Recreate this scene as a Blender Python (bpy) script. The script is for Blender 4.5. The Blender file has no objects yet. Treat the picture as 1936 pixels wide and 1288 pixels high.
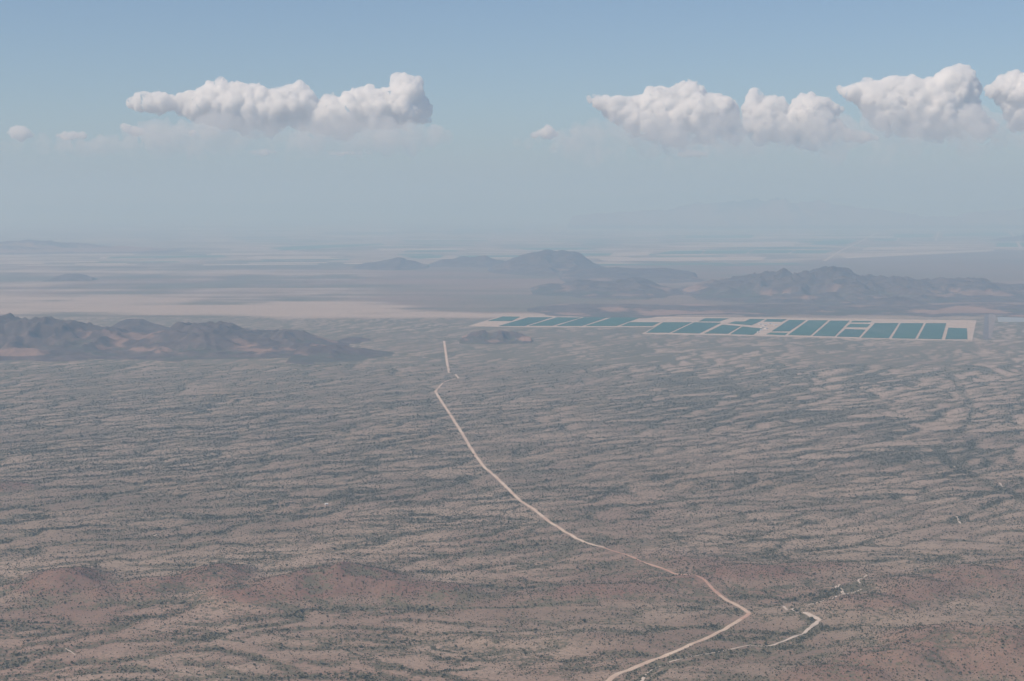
import bpy, math, heapq, random
import numpy as np

# ------------------------------------------------------------------ camera, sky, sun, exposure
scene = bpy.context.scene
CAM_H, FPX, CX, CY, HOR = 700.0, 3000.0, 968.0, 644.0, 385.0
PITCH = math.atan((CY - HOR) / FPX)
cam_data = bpy.data.cameras.new('camera')
cam_data.sensor_width = 36.0
cam_data.lens = 36.0 * FPX / 1936.0
cam_data.clip_start = 1.0
cam_data.clip_end = 400000.0
cam = bpy.data.objects.new('camera', cam_data)
scene.collection.objects.link(cam)
cam.location = (0, 0, CAM_H)
cam.rotation_euler = (math.pi / 2 - PITCH, 0, 0)
scene.camera = cam

SUN_EL, SUN_AZ = math.radians(50), math.radians(238)     # azimuth clockwise from +Y (the view direction)
world = bpy.data.worlds.new('World')
scene.world = world
world.use_nodes = True
wn = world.node_tree
for n in list(wn.nodes):
    wn.nodes.remove(n)
sky = wn.nodes.new('ShaderNodeTexSky')
sky.sky_type = 'NISHITA'
sky.sun_disc = False
sky.sun_elevation = SUN_EL
sky.sun_rotation = SUN_AZ
sky.altitude = 300
sky.air_density = 0.75
sky.dust_density = 1.0
sky.ozone_density = 3.0
bg = wn.nodes.new('ShaderNodeBackground')
bg.inputs[1].default_value = 0.105
wo = wn.nodes.new('ShaderNodeOutputWorld')
wn.links.new(sky.outputs[0], bg.inputs[0])
wn.links.new(bg.outputs[0], wo.inputs[0])

sun_data = bpy.data.lights.new('sun', 'SUN')
sun_data.energy = 3.5
sun_data.angle = math.radians(0.5)
sun_data.color = (1.0, 0.88, 0.75)
sun = bpy.data.objects.new('sun', sun_data)
scene.collection.objects.link(sun)
sun.rotation_euler = (math.pi / 2 - SUN_EL, 0, math.pi - SUN_AZ)

vs = scene.view_settings
vs.view_transform = 'Standard'
vs.look = 'None'
vs.exposure = 0.0
vs.gamma = 1.0
vs.use_curve_mapping = False
scene.cycles.transparent_max_bounces = 24
scene.cycles.max_bounces = 34
scene.cycles.volume_bounces = 32
scene.cycles.diffuse_bounces = 3
scene.cycles.use_denoising = True
scene.cycles.volume_step_rate = 0.12
scene.cycles.volume_max_steps = 256

HAZE_DENSITY = 7.6e-5
HAZE_ABSORB = (0.45, 0.57, 0.5)
HAZE_COLOR = (0.48, 0.735, 1.0)

# ------------------------------------------------------------------ helpers
rng = np.random.default_rng(11)
random.seed(5)
COL = scene.collection
SP, CP = math.sin(PITCH), math.cos(PITCH)


def at(px, py, z=0.0):
    """point of the picture on the level z"""
    a, b = px - CX, CY - py
    dx, dy, dz = a, FPX * CP + b * SP, b * CP - FPX * SP
    t = (CAM_H - z) / (-dz)
    return (dx * t, dy * t, z)


def atd(px, py, D):
    """point of the picture at the distance D"""
    a, b = px - CX, CY - py
    dx, dy, dz = a, FPX * CP + b * SP, b * CP - FPX * SP
    t = D / dy
    return (dx * t, D, CAM_H + dz * t)


def topix(x, y, z=0.0):
    f = y * CP - (z - CAM_H) * SP
    u = y * SP + (z - CAM_H) * CP
    return CX + FPX * x / f, CY - FPX * u / f


def hsh(ix, iy, seed):
    h = (ix.astype(np.int64) * 374761393 + iy.astype(np.int64) * 668265263 + seed * 1442695041) & 0xFFFFFFFF
    h = ((h ^ (h >> 13)) * 1274126177) & 0xFFFFFFFF
    return ((h ^ (h >> 16)) & 0xFFFFFF) / float(0xFFFFFF)


def vn(x, y, seed):
    ix = np.floor(x); iy = np.floor(y)
    fx = x - ix; fy = y - iy
    fx = fx * fx * fx * (fx * (fx * 6 - 15) + 10)
    fy = fy * fy * fy * (fy * (fy * 6 - 15) + 10)
    a = hsh(ix, iy, seed); b = hsh(ix + 1, iy, seed)
    c = hsh(ix, iy + 1, seed); d = hsh(ix + 1, iy + 1, seed)
    return (a + (b - a) * fx) * (1 - fy) + (c + (d - c) * fx) * fy


def fbm(x, y, seed, o=4, g=.5):
    s = 0; a = 1.0; n = 0.0
    for k in range(o):
        s = s + a * (vn(x, y, seed + k) * 2 - 1)
        n += a; a *= g
        x, y = (x * .8 - y * .6) * 2 + 17.3, (x * .6 + y * .8) * 2 - 9.1
    return s / n


def ridged(x, y, seed, o=4):
    s = 0; a = 1.0; n = 0.0
    for k in range(o):
        s = s + a * (1 - np.abs(vn(x, y, seed + k) * 2 - 1))
        n += a; a *= .5
        x, y = (x * .8 - y * .6) * 2 + 17.3, (x * .6 + y * .8) * 2 - 9.1
    return s / n


def sstep(a, b, x):
    t = np.clip((x - a) / (b - a), 0, 1)
    return t * t * (3 - 2 * t)


def tag(o, label=None, category=None, group=None, kind=None):
    if label: o['label'] = label
    if category: o['category'] = category
    if group: o['group'] = group
    if kind: o['kind'] = kind
    return o


def link(name, me, mat=None, parent=None):
    o = bpy.data.objects.new(name, me)
    COL.objects.link(o)
    if mat is not None and not me.materials:
        me.materials.append(mat)
    if parent is not None:
        o.parent = parent
    return o


def fast_mesh(name, V, F, attr=None, smooth=True):
    """V (n,3), F (m,4) or (m,3) index arrays, attr (n,4) colour attribute 'terrain'"""
    me = bpy.data.meshes.new(name)
    V = np.asarray(V, dtype=np.float32); F = np.asarray(F, dtype=np.int32)
    k = F.shape[1]
    me.vertices.add(len(V)); me.vertices.foreach_set('co', V.ravel())
    me.loops.add(F.size); me.loops.foreach_set('vertex_index', F.ravel())
    me.polygons.add(len(F))
    me.polygons.foreach_set('loop_start', np.arange(0, F.size, k, dtype=np.int32))
    me.polygons.foreach_set('loop_total', np.full(len(F), k, dtype=np.int32))
    me.polygons.foreach_set('use_smooth', np.full(len(F), smooth, dtype=bool))
    me.update(calc_edges=True)
    if attr is not None:
        a = me.attributes.new('terrain', 'FLOAT_COLOR', 'POINT')
        a.data.foreach_set('color', np.asarray(attr, dtype=np.float32).ravel())
    return me


def grid_faces(nr, nc):
    i = np.arange(nr * nc).reshape(nr, nc)
    return np.stack([i[:-1, :-1], i[:-1, 1:], i[1:, 1:], i[1:, :-1]], -1).reshape(-1, 4)


# ------------------------------------------------------------------ materials
class NT:
    def __init__(self, name):
        self.m = bpy.data.materials.new(name)
        self.m.use_nodes = True
        self.t = self.m.node_tree
        self.t.nodes.clear()
        self.out = self.t.nodes.new('ShaderNodeOutputMaterial')

    def n(self, typ, **kw):
        nd = self.t.nodes.new(typ)
        for k, v in kw.items():
            setattr(nd, k, v)
        return nd

    def l(self, a, b):
        self.t.links.new(a, b)

    def math(self, op, a, b=None, clamp=False):
        nd = self.n('ShaderNodeMath', operation=op, use_clamp=clamp)
        for i, v in enumerate((a, b)):
            if v is None: continue
            if isinstance(v, (int, float)): nd.inputs[i].default_value = v
            else: self.l(v, nd.inputs[i])
        return nd.outputs[0]

    def mix(self, f, a, b, blend='MIX'):
        nd = self.n('ShaderNodeMix', data_type='RGBA', blend_type=blend)
        for s, v in ((nd.inputs[0], f), (nd.inputs[6], a), (nd.inputs[7], b)):
            if isinstance(v, (int, float)): s.default_value = v
            elif isinstance(v, tuple): s.default_value = (*v, 1)
            else: self.l(v, s)
        return nd.outputs[2]

    def noise(self, vec, wavelength, detail=3, rough=.55, dist=0.0):
        nd = self.n('ShaderNodeTexNoise')
        nd.inputs['Scale'].default_value = 1.0 / wavelength
        nd.inputs['Detail'].default_value = detail
        nd.inputs['Roughness'].default_value = rough
        nd.inputs['Distortion'].default_value = dist
        self.l(vec, nd.inputs['Vector'])
        return nd.outputs[0]

    def ramp(self, v, a, b, to0=0.0, to1=1.0):
        nd = self.n('ShaderNodeMapRange', interpolation_type='SMOOTHSTEP')
        for i, x in enumerate((v, a, b, to0, to1)):
            if isinstance(x, (int, float)): nd.inputs[i].default_value = x
            else: self.l(x, nd.inputs[i])
        return nd.outputs[0]

    def pos(self):
        return self.n('ShaderNodeNewGeometry').outputs['Position']

    def bsdf(self, col, rough=.95, spec=.15, normal=None):
        b = self.n('ShaderNodeBsdfPrincipled')
        if isinstance(col, tuple): b.inputs['Base Color'].default_value = (*col, 1)
        else: self.l(col, b.inputs['Base Color'])
        b.inputs['Roughness'].default_value = rough
        b.inputs['Specular IOR Level'].default_value = spec
        if normal is not None: self.l(normal, b.inputs['Normal'])
        self.l(b.outputs[0], self.out.inputs[0])
        return b


TAN_A, TAN_B = (0.35, 0.27, 0.205), (0.255, 0.192, 0.147)
RED, PALE, OCHRE = (0.25, 0.140, 0.110), (0.57, 0.435, 0.345), (0.36, 0.25, 0.15)
VEG_A, VEG_B = (0.118, 0.110, 0.074), (0.165, 0.148, 0.102)


def mat_desert():
    m = NT('desert_soil')
    p = m.pos()
    at_ = m.n('ShaderNodeAttribute', attribute_name='terrain')
    sep = m.n('ShaderNodeSeparateColor')
    m.l(at_.outputs['Color'], sep.inputs[0])
    veg, red, pale = sep.outputs
    n_big = m.noise(p, 420, 3)
    n_mid = m.noise(p, 45, 4)
    n_small = m.noise(p, 8, 3, .6)
    n_tuft = m.noise(p, 3.5, 2, .6)
    col = m.mix(m.ramp(n_big, .38, .62), TAN_A, TAN_B)
    col = m.mix(m.math('MULTIPLY', m.ramp(m.noise(p, 700, 2), .56, .68), .35), col, OCHRE)
    col = m.mix(m.math('MULTIPLY', red, m.ramp(n_mid, .3, .6, .65, 1.0)), col, RED)
    col = m.mix(m.math('MULTIPLY', pale, m.ramp(n_mid, .3, .65, .6, 1.0)), col, PALE)
    col = m.mix(m.ramp(n_small, .35, .65, .0, .28), col, (0.16, 0.12, 0.10))
    col = m.mix(m.math('MULTIPLY', m.ramp(n_tuft, .48, .62), .35), col, (0.13, 0.12, 0.085))
    # plant cover: scattered tufts that close up where the cover is dense
    thr = m.math('SUBTRACT', .655, m.math('MULTIPLY', veg, .31))
    n_cov = m.math('ADD', m.math('MULTIPLY', n_small, .65), m.math('MULTIPLY', n_mid, .35))
    cov = m.ramp(n_cov, m.math('SUBTRACT', thr, .07), m.math('ADD', thr, .08))
    vcol = m.mix(m.ramp(n_big, .35, .65), VEG_A, VEG_B)
    col = m.mix(m.math('MULTIPLY', cov, .92), col, vcol)
    bmp = m.n('ShaderNodeBump')
    bmp.inputs['Strength'].default_value = .6
    bmp.inputs['Distance'].default_value = 1.5
    m.l(n_small, bmp.inputs['Height'])
    m.bsdf(col, .97, .05, bmp.outputs[0])
    return m.m


def mat_rock():
    m = NT('hill_rock')
    p = m.pos()
    at_ = m.n('ShaderNodeAttribute', attribute_name='terrain')
    sep = m.n('ShaderNodeSeparateColor')
    m.l(at_.outputs['Color'], sep.inputs[0])
    scree, veg, dark = sep.outputs
    n_big = m.noise(p, 500, 4)
    n_mid = m.noise(p, 90, 4, .6)
    n_small = m.noise(p, 22, 3, .6)
    col = m.mix(m.ramp(n_mid, .35, .65), (0.095, 0.072, 0.066), (0.165, 0.122, 0.108))
    sc = m.ramp(m.math('ADD', scree, m.math('MULTIPLY', m.math('SUBTRACT', n_mid, .5), .7)), .47, .72)
    col = m.mix(m.math('MULTIPLY', sc, .8), col, (0.36, 0.23, 0.175))
    vg = m.ramp(m.math('ADD', veg, m.math('MULTIPLY', m.math('SUBTRACT', n_small, .5), .9)), .45, .75)
    col = m.mix(m.math('MULTIPLY', vg, .85), col, (0.095, 0.092, 0.066))
    col = m.mix(m.math('MULTIPLY', dark, .8), col, (0.075, 0.055, 0.052))
    col = m.mix(m.ramp(n_big, .4, .7, 0, .25), col, (0.10, 0.085, 0.075))
    m.bsdf(col, .97, .05)
    return m.m


def mat_simple(name, a, b, wl, rough=.95, wl2=None):
    m = NT(name)
    p = m.pos()
    col = m.mix(m.ramp(m.noise(p, wl, 4), .35, .65), a, b)
    if wl2:
        col = m.mix(m.ramp(m.noise(p, wl2, 3), .45, .75, 0, .5), col, tuple(x * .75 for x in a))
    m.bsdf(col, rough, .1)
    return m.m


def mat_crop():
    m = NT('crop_canopy')
    p = m.pos()
    inf = m.n('ShaderNodeObjectInfo')
    base = m.mix(m.ramp(inf.outputs['Random'], 0, 1), (0.032, 0.108, 0.072), (0.032, 0.092, 0.076))
    col = m.mix(m.ramp(m.noise(p, 160, 3), .4, .7, 0, .55), base, (0.045, 0.130, 0.082))
    st = m.n('ShaderNodeMapping')
    st.inputs['Scale'].default_value = (.01, .0012, 1)
    m.l(p, st.inputs['Vector'])
    col = m.mix(m.ramp(m.noise(st.outputs[0], 1.0, 3), .5, .75, 0, .6), col, (0.085, 0.135, 0.11))
    m.bsdf(col, .9, .1)
    return m.m


def mat_bush():
    m = NT('bush_leaves')
    p = m.pos()
    inf = m.n('ShaderNodeObjectInfo')
    col = m.mix(m.ramp(inf.outputs['Random'], 0, 1), (0.105, 0.108, 0.064), (0.20, 0.182, 0.118))
    col = m.mix(m.ramp(m.noise(p, 300, 2), .4, .65), col, (0.145, 0.138, 0.092))
    col = m.mix(m.ramp(m.noise(p, .8, 2), .4, .6, 0, .5), col, (0.070, 0.078, 0.044))
    m.bsdf(col, .9, .1)
    return m.m


def mat_cloud(name, density, z_lo, z_hi, wl=1400.):
    """cloud vapour: thins out towards its base and is torn by turbulence"""
    m = NT(name)
    p = m.pos()
    sx = m.n('ShaderNodeSeparateXYZ')
    m.l(p, sx.inputs[0])
    body = m.n('ShaderNodeMapRange')
    m.l(sx.outputs[2], body.inputs[0])
    body.inputs[1].default_value = z_lo; body.inputs[2].default_value = z_hi
    nz = m.noise(p, wl, 6, .68)
    d = m.math('ADD', m.math('MULTIPLY', body.outputs[0], .85), m.math('MULTIPLY', m.math('SUBTRACT', nz, .5), 4.0))
    d = m.ramp(d, .05, 1.1)
    v = m.n('ShaderNodeVolumeScatter')
    v.inputs['Color'].default_value = (.999, .992, .982, 1)
    m.l(m.math('MULTIPLY', d, density), v.inputs['Density'])
    v.inputs['Anisotropy'].default_value = 0.0
    m.l(v.outputs[0], m.out.inputs['Volume'])
    return m.m


M = dict(
    desert=mat_desert(), rock=mat_rock(), crop=mat_crop(), bush=mat_bush(), cloud=mat_cloud('cloud_vapour', 1 / 75., 2650., 4300., 650.), thin=mat_cloud('cloud_scrap', 1 / 110., 1900., 3300.), veil=mat_cloud('cloud_veil', 1 / 700., 1200., 3200., 2600.),
    pad=mat_simple('bare_field_soil', (0.55, 0.43, 0.34), (0.45, 0.345, 0.27), 60, wl2=400),
    track=mat_simple('dirt_track', (0.66, 0.53, 0.42), (0.55, 0.40, 0.31), 60, wl2=300),
    track_red=mat_simple('red_dirt_track', (0.44, 0.26, 0.20), (0.54, 0.36, 0.28), 40),
    sand=mat_simple('wash_sand', (0.62, 0.52, 0.44), (0.50, 0.42, 0.35), 25),
    fallow=mat_simple('fallow_field_soil', (0.50, 0.40, 0.33), (0.42, 0.33, 0.27), 500),
    farcrop=mat_simple('far_crop', (0.07, 0.16, 0.10), (0.09, 0.18, 0.11), 700),
    gravel=mat_simple('grey_gravel', (0.14, 0.12, 0.12), (0.18, 0.155, 0.15), 50),
    bank=mat_simple('earth_bank_soil', (0.30, 0.235, 0.20), (0.20, 0.165, 0.145), 30),
    water=mat_simple('reservoir_water', (0.30, 0.30, 0.29), (0.34, 0.33, 0.31), 200, .4),
    white=mat_simple('white_paint', (0.82, 0.80, 0.77), (0.74, 0.72, 0.69), 5, .6),
    roof=mat_simple('metal_roof', (0.55, 0.55, 0.55), (0.48, 0.46, 0.45), 6, .5),
)

# ------------------------------------------------------------------ drainage of the desert plain (flow over a rough slope)
SX0, SY0, SNX, SNY, SC = -3700.0, 1900.0, 980, 1040, 8.0


def drainage():
    xs = SX0 + np.arange(SNX) * SC; ys = SY0 + np.arange(SNY) * SC
    X, Y = np.meshgrid(xs, ys)
    t = np.interp(ys, [1900, 2600, 3600, 5000, 7000, 10600], [.1, .14, .6, 1., 1.6, 2.])
    I = np.cumsum(t) * SC
    w = sstep(0, 1500, X + .22 * (Y - 5000))
    Z = -.05 * (X + I[:, None]) / np.mean(np.sqrt(1 + t * t)) + (1 - w) * 3.4 * fbm(X / 190, Y / 190, 5, 5, .55) + w * 6.2 * fbm(X / 400, Y / 400, 15, 5, .55)
    z = Z.ravel().tolist(); nx, ny = SNX, SNY; N = nx * ny
    done = bytearray(N); q = []
    border = set(range(nx)) | set(range(N - nx, N)) | set(range(0, N, nx)) | set(range(nx - 1, N, nx))
    for k in border:
        done[k] = 1; q.append((z[k], k))
    heapq.heapify(q)
    rec = list(range(N))
    offs = (1, -1, nx, -nx, nx + 1, nx - 1, -nx + 1, -nx - 1)
    pop, push = heapq.heappop, heapq.heappush
    while q:
        h, k = pop(q)
        edge = k in border
        for o in offs:
            mm = k + o
            if mm < 0 or mm >= N or done[mm]: continue
            if edge and abs((mm % nx) - (k % nx)) > 1: continue
            done[mm] = 1; rec[mm] = k
            zm = z[mm]
            if zm <= h:
                zm = h + 1e-4; z[mm] = zm
            push(q, (zm, mm))
    Fz = np.array(z).reshape(ny, nx)
    best = np.zeros((ny, nx)); R = np.array(rec).reshape(ny, nx)
    idx = np.arange(N).reshape(ny, nx)
    for dy in (-1, 0, 1):
        for dx in (-1, 0, 1):
            if dx == 0 and dy == 0: continue
            sl = (Fz[1:-1, 1:-1] - Fz[1 + dy:ny - 1 + dy, 1 + dx:nx - 1 + dx]) / math.hypot(dx, dy)
            b = best[1:-1, 1:-1]; u = sl > b
            b[u] = sl[u]
            R[1:-1, 1:-1][u] = idx[1 + dy:ny - 1 + dy, 1 + dx:nx - 1 + dx][u]
    Rl = R.ravel().tolist(); acc = [1.0] * N
    for k in np.argsort(-Fz.ravel()).tolist():
        r = Rl[k]
        if r != k: acc[r] += acc[k]
    return np.log2(np.array(acc).reshape(ny, nx))


def blur(a, r):
    k = np.arange(-r, r + 1); w = np.exp(-(k / (r * .55 + .01)) ** 2); w /= w.sum()
    for ax in (0, 1):
        b = 0
        for kk, ww in zip(k, w): b = b + ww * np.roll(a, kk, ax)
        a = b
    return a


_L = drainage()
CHAN = np.clip(1.1 * blur(np.clip((_L - 2.4) / 4.0, 0, 1), 2) + .65 * blur(np.clip((_L - 6.5) / 3, 0, 1), 4), 0, 1.3)


def chan(x, y):
    """wash strength at world points"""
    x = x + 9 * fbm(x / 40, y / 40, 71, 2); y = y + 9 * fbm(x / 40, y / 40, 73, 2)
    u = np.clip((x - SX0) / SC, 0, SNX - 1.001); v = np.clip((y - SY0) / SC, 0, SNY - 1.001)
    i = u.astype(int); j = v.astype(int); fu = u - i; fv = v - j
    c = (CHAN[j, i] * (1 - fu) + CHAN[j, i + 1] * fu) * (1 - fv) + (CHAN[j + 1, i] * (1 - fu) + CHAN[j + 1, i + 1] * fu) * fv
    inside = sstep(0, 12, u) * sstep(0, 12, SNX - 1 - u) * sstep(0, 40, SNY - 1 - v)
    return c * inside


def poly_dist(x, y, pts):
    d = np.full(x.shape, 1e9)
    P = [at(*p)[:2] for p in pts]
    for (ax, ay), (bx, by) in zip(P[:-1], P[1:]):
        vx, vy = bx - ax, by - ay
        t = np.clip(((x - ax) * vx + (y - ay) * vy) / (vx * vx + vy * vy + 1e-9), 0, 1)
        d = np.minimum(d, np.hypot(x - ax - t * vx, y - ay - t * vy))
    return d


# tree-lined washes: picture polylines, half width in metres, strength
WASHES = [
    ([(1990, 965), (1936, 945), (1895, 925), (1860, 910), (1810, 885), (1780, 860), (1772, 845)], 30, 1.1),
    ([(1772, 845), (1795, 830), (1830, 800), (1838, 770), (1815, 735), (1790, 700), (1800, 670)], 24, .85),
    ([(1640, 770), (1700, 745), (1730, 715), (1760, 690)], 14, .55),
    ([(1900, 940), (1850, 965), (1800, 985), (1730, 1000), (1680, 1010), (1600, 1035), (1400, 1050), (1240, 1070)], 18, .9),
    ([(1180, 1320), (1215, 1284), (1260, 1252), (1400, 1234), (1500, 1212), (1545, 1182), (1500, 1152), (1560, 1128), (1600, 1110), (1660, 1098), (1800, 1080), (1990, 1055)], 16, .9),
    ([(1215, 1300), (1232, 1288), (1275, 1259), (1330, 1250), (1400, 1241), (1505, 1219), (1558, 1185)], 9, 1.05),
    ([(1490, 1160), (1530, 1140), (1590, 1122), (1660, 1104), (1760, 1090), (1850, 1078)], 10, .95),
    ([(-60, 1118), (40, 1128), (120, 1140), (300, 1143), (420, 1145), (600, 1152), (800, 1152), (1000, 1147), (1200, 1132), (1400, 1120), (1500, 1112)], 11, .9),
    ([(-40, 1170), (100, 1177), (200, 1180), (245, 1188), (290, 1195), (380, 1205), (460, 1215)], 5, 1.0),
    ([(-40, 1293), (130, 1275), (300, 1268), (380, 1275), (480, 1288)], 5, .9),
    ([(500, 1195), (560, 1210), (640, 1222), (720, 1258), (800, 1268), (900, 1262)], 7, .8),
    ([(1010, 1192), (900, 1200), (800, 1206), (820, 1228), (880, 1236), (1000, 1226)], 7, .9),
    ([(-60, 1070), (200, 1034), (300, 1040), (420, 1020), (560, 1000), (800, 985)], 9, .7),
    ([(330, 1075), (400, 1050), (560, 1042), (700, 1036), (900, 1030)], 9, .8),
    ([(150, 693), (420, 692), (600, 686), (760, 680), (860, 668), (1010, 660)], 40, .9),
    ([(1380, 630), (1450, 640), (1520, 655), (1620, 665), (1720, 680)], 34, .9),
    ([(1670, 662), (1780, 650), (1840, 654), (1990, 668)], 40, .9),
    ([(1700, 690), (1760, 672), (1800, 655)], 34, .8),
    ([(600, 640), (660, 628), (700, 615), (740, 600)], 60, .8),
    ([(180, 1010), (280, 1014), (330, 995), (420, 975)], 12, .7),
    ([(700, 870), (780, 850), (860, 845)], 14, .7),
]

# near red hills: (px, py of the base centre, half width px, half depth m, height m)
NEAR_HILLS = {
    'left': [(120, 1108, 95, 120, 44), (205, 1128, 90, 70, 20), (295, 1118, 80, 90, 30), (400, 1100, 95, 110, 36),
             (470, 1132, 110, 80, 26), (560, 1118, 110, 110, 38), (650, 1104, 120, 120, 50), (745, 1122, 90, 90, 26),
             (840, 1124, 110, 80, 22), (40, 1112, 80, 70, 16)],
    'middle': [(1050, 1128, 130, 70, 15), (1160, 1120, 150, 90, 22), (1290, 1108, 110, 80, 18), (1420, 1092, 150, 110, 24),
               (1300, 1066, 170, 110, 14), (1540, 1078, 130, 110, 18)],
    'right': [(1660, 1150, 130, 90, 26), (1740, 1118, 130, 110, 28), (1860, 1098, 120, 110, 34), (1960, 1090, 110, 110, 36)],
    'corner': [(1590, 1290, 140, 70, 30), (1700, 1262, 130, 90, 44), (1800, 1235, 150, 120, 52), (1900, 1250, 140, 120, 58), (1990, 1240, 120, 120, 60)],
    'knolls': [(620, 1206, 120, 40, 9), (930, 1212, 110, 45, 10), (1120, 1210, 150, 60, 12)],
    'edge': [(10, 925, 55, 90, 26), (-60, 920, 60, 90, 30)],
}


def hill_h(x, y, specs):
    h = np.zeros(x.shape)
    wx = x + 22 * fbm(x / 90, y / 90, 31, 3); wy = y + 22 * fbm(x / 90, y / 90, 37, 3)
    for px, py, wpx, wd, H in specs:
        cx, cy, _ = at(px, py)
        w = wpx * cy / FPX
        q = ((wx - cx) / w) ** 2 + ((wy - cy) / wd) ** 2
        b = .8 * H * np.exp(-1.45 * q)
        h = np.maximum(h, b) + .25 * np.minimum(h, b)
    gul = ridged(x / 70, y / 70, 41, 3)
    h = h * (.82 + .36 * (gul - .5)) - .8
    return h


def ground_z(x, y):
    c = chan(x, y)
    near = 1 - sstep(3000, 4600, y)
    z = -2.2 * np.clip(c, 0, 1) * (1 - sstep(6200, 7600, y))
    z = z + near * 5.0 * fbm(x / 260, y / 260, 51, 4) + (1 - sstep(5200, 7400, y)) * 1.5 * fbm(x / 120, y / 120, 55, 3)
    return z


def band(v, a, b, s):
    return sstep(a - s, a + s, v) * (1 - sstep(b - s, b + s, v))


def ground_attr(x, y):
    """plant cover, red soil, pale soil"""
    px, py = topix(x, y)
    c = chan(x, y)
    n1 = fbm(x / 900, y / 900, 61, 4); n2 = fbm(x / 250, y / 250, 63, 3); n3 = fbm(x / 2600, y / 1800, 67, 4)
    fan = sstep(596, 606, py)
    brk = .92 + .5 * fbm(x / 140, y / 140, 69, 3)
    rt = sstep(950, 1500, px) * band(py, 640, 880, 50) + .9 * sstep(1500, 1750, px) * band(py, 880, 1050, 30)
    veg = .36 - .10 * rt + (.55 + .28 * sstep(5500, 7500, y) + .15 * rt) * np.clip(c * brk, 0, 1) - .16 * (1 - sstep(.0, .3, c)) * (1 + n2) + .10 * n1 + .08 * n2
    veg += .10 * band(py, 690, 1010, 60) * (1 - .5 * sstep(700, 1500, px))
    for pts, w, s in WASHES:
        P = np.array([at(*p)[:2] for p in pts])
        bb = (x > P[:, 0].min() - 4 * w) & (x < P[:, 0].max() + 4 * w) & (y > P[:, 1].min() - 4 * w) & (y < P[:, 1].max() + 4 * w)
        if bb.any():
            d = poly_dist(x[bb], y[bb], pts)
            ww = w * (.9 + .9 * fbm(x[bb] / 110, y[bb] / 110, 91, 3))
            veg[bb] = np.maximum(veg[bb], .9 * s * np.exp(-(d / np.maximum(ww, .45 * w)) ** 2) * (.95 + .6 * fbm(x[bb] / 70, y[bb] / 70, 93, 3)))
    red = np.clip(.15 + .7 * n1 + .4 * n2, 0, .7) * sstep(820, 1060, py) + .12 * sstep(640, 820, py)
    red = np.maximum(red, .75 * band(py, 1072, 1145, 16) * band(px, 930, 2100, 60) * (.6 + .6 * n2))
    pale = np.clip(.36 + .18 * rt + .6 * n1 - .4 * n2 - 1.3 * c, 0, .8)
    pale = np.maximum(pale, .55 * band(py, 930, 1045, 25) * sstep(1000, 1600, px) * (.7 + .7 * n2) * (1 - np.clip(c * 1.6, 0, 1)))
    # beyond the field row: the plains
    n4 = .6 * fbm(x / 420, y / 700, 95, 4) + .6 * fbm(x / 1100, y / 230, 97, 3) + .8 * fbm(x / 2600, y / 430, 99, 3)
    veg_p = .40 + .8 * n3 + .45 * n1 + .8 * n4
    pale_p = .20 - 1.2 * n3 - .9 * n4
    red_p = .40 + 1.0 * n3 + .5 * n4
    bot = np.interp(px, [0, 650, 900, 1100], [593, 598, 600.5, 601])
    top = np.interp(px, [0, 250, 650, 900, 1100], [562, 563, 572, 595, 599])
    wig = 5 * n1 + 9 * n4
    playa = sstep(top - 6 + wig, top + 5 + wig, py) * (1 - sstep(bot, bot + 3, py)) * (1 - sstep(1000, 1150, px))
    pale_p = np.maximum(pale_p, playa * (1.0 + .5 * n1)); veg_p = veg_p * (1 - playa) + playa * (.02 + .8 * np.clip(n1 + .6 * n4, 0, 1))
    scrub = sstep(640, 760, px) * band(py, 503, 596, 5) * (1 - playa)
    veg_p = np.where(scrub > 0, veg_p * (1 - scrub) + scrub * (.48 + .35 * n1 + .4 * n4), veg_p)
    pale_p *= 1 - .85 * scrub; red_p = red_p * (1 - scrub) + .8 * scrub
    alluv = band(py, np.interp(px, [1480, 1900], [493, 474]), 530, 2.5) * sstep(1480, 1560, px)
    veg_p = veg_p * (1 - alluv) + alluv * (.50 + .25 * n1); pale_p *= 1 - .8 * alluv; red_p = np.maximum(red_p, .7 * alluv)
    farm = (1 - sstep(494, 506, py)) * (1 - alluv)
    pale_p = np.maximum(pale_p, farm * (.45 + .9 * n1 + .8 * n4)); red_p = red_p * (1 - farm); veg_p = veg_p * (1 - farm) + farm * (.34 + .8 * n1 + .8 * n4)
    out = np.zeros(x.shape + (4,))
    out[..., 0] = np.clip(veg * fan + veg_p * (1 - fan), 0, 1)
    out[..., 1] = np.clip(red * fan + red_p * (1 - fan), 0, 1)
    out[..., 2] = np.clip(pale * fan + pale_p * (1 - fan), 0, 1)
    out[..., 3] = 1
    return out


# ------------------------------------------------------------------ the ground sheet
def build_ground():
    q = np.concatenate([np.linspace(1 / 1500., 1 / 2150., 60)[:-1], np.linspace(1 / 2150., 1 / 60000., 800)])
    ys = np.concatenate([[-20000., -8000., -2000., 0., 700., 1200.], 1 / q, [75000., 90000., 105000., 120000.]])
    u = np.concatenate([np.linspace(-.62, -.38, 40)[:-1], np.linspace(-.38, .38, 1000), np.linspace(.38, .62, 40)[1:]])
    Y = np.repeat(ys[:, None], len(u) + 4, 1)
    X = u[None, :] * np.maximum(ys, 1500.)[:, None]
    far = np.full((len(ys), 1), 110000.)
    X = np.concatenate([-far, -.5 * far + .5 * X[:, :1], X, .5 * far + .5 * X[:, -1:], far], 1)
    Z = ground_z(X, Y)
    A = ground_attr(X, np.maximum(Y, 900.))
    V = np.stack([X, Y, Z], -1).reshape(-1, 3)
    me = fast_mesh('ground', V, grid_faces(*X.shape), A.reshape(-1, 4))
    tag(link('ground', me, M['desert']), kind='structure')


build_ground()


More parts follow.
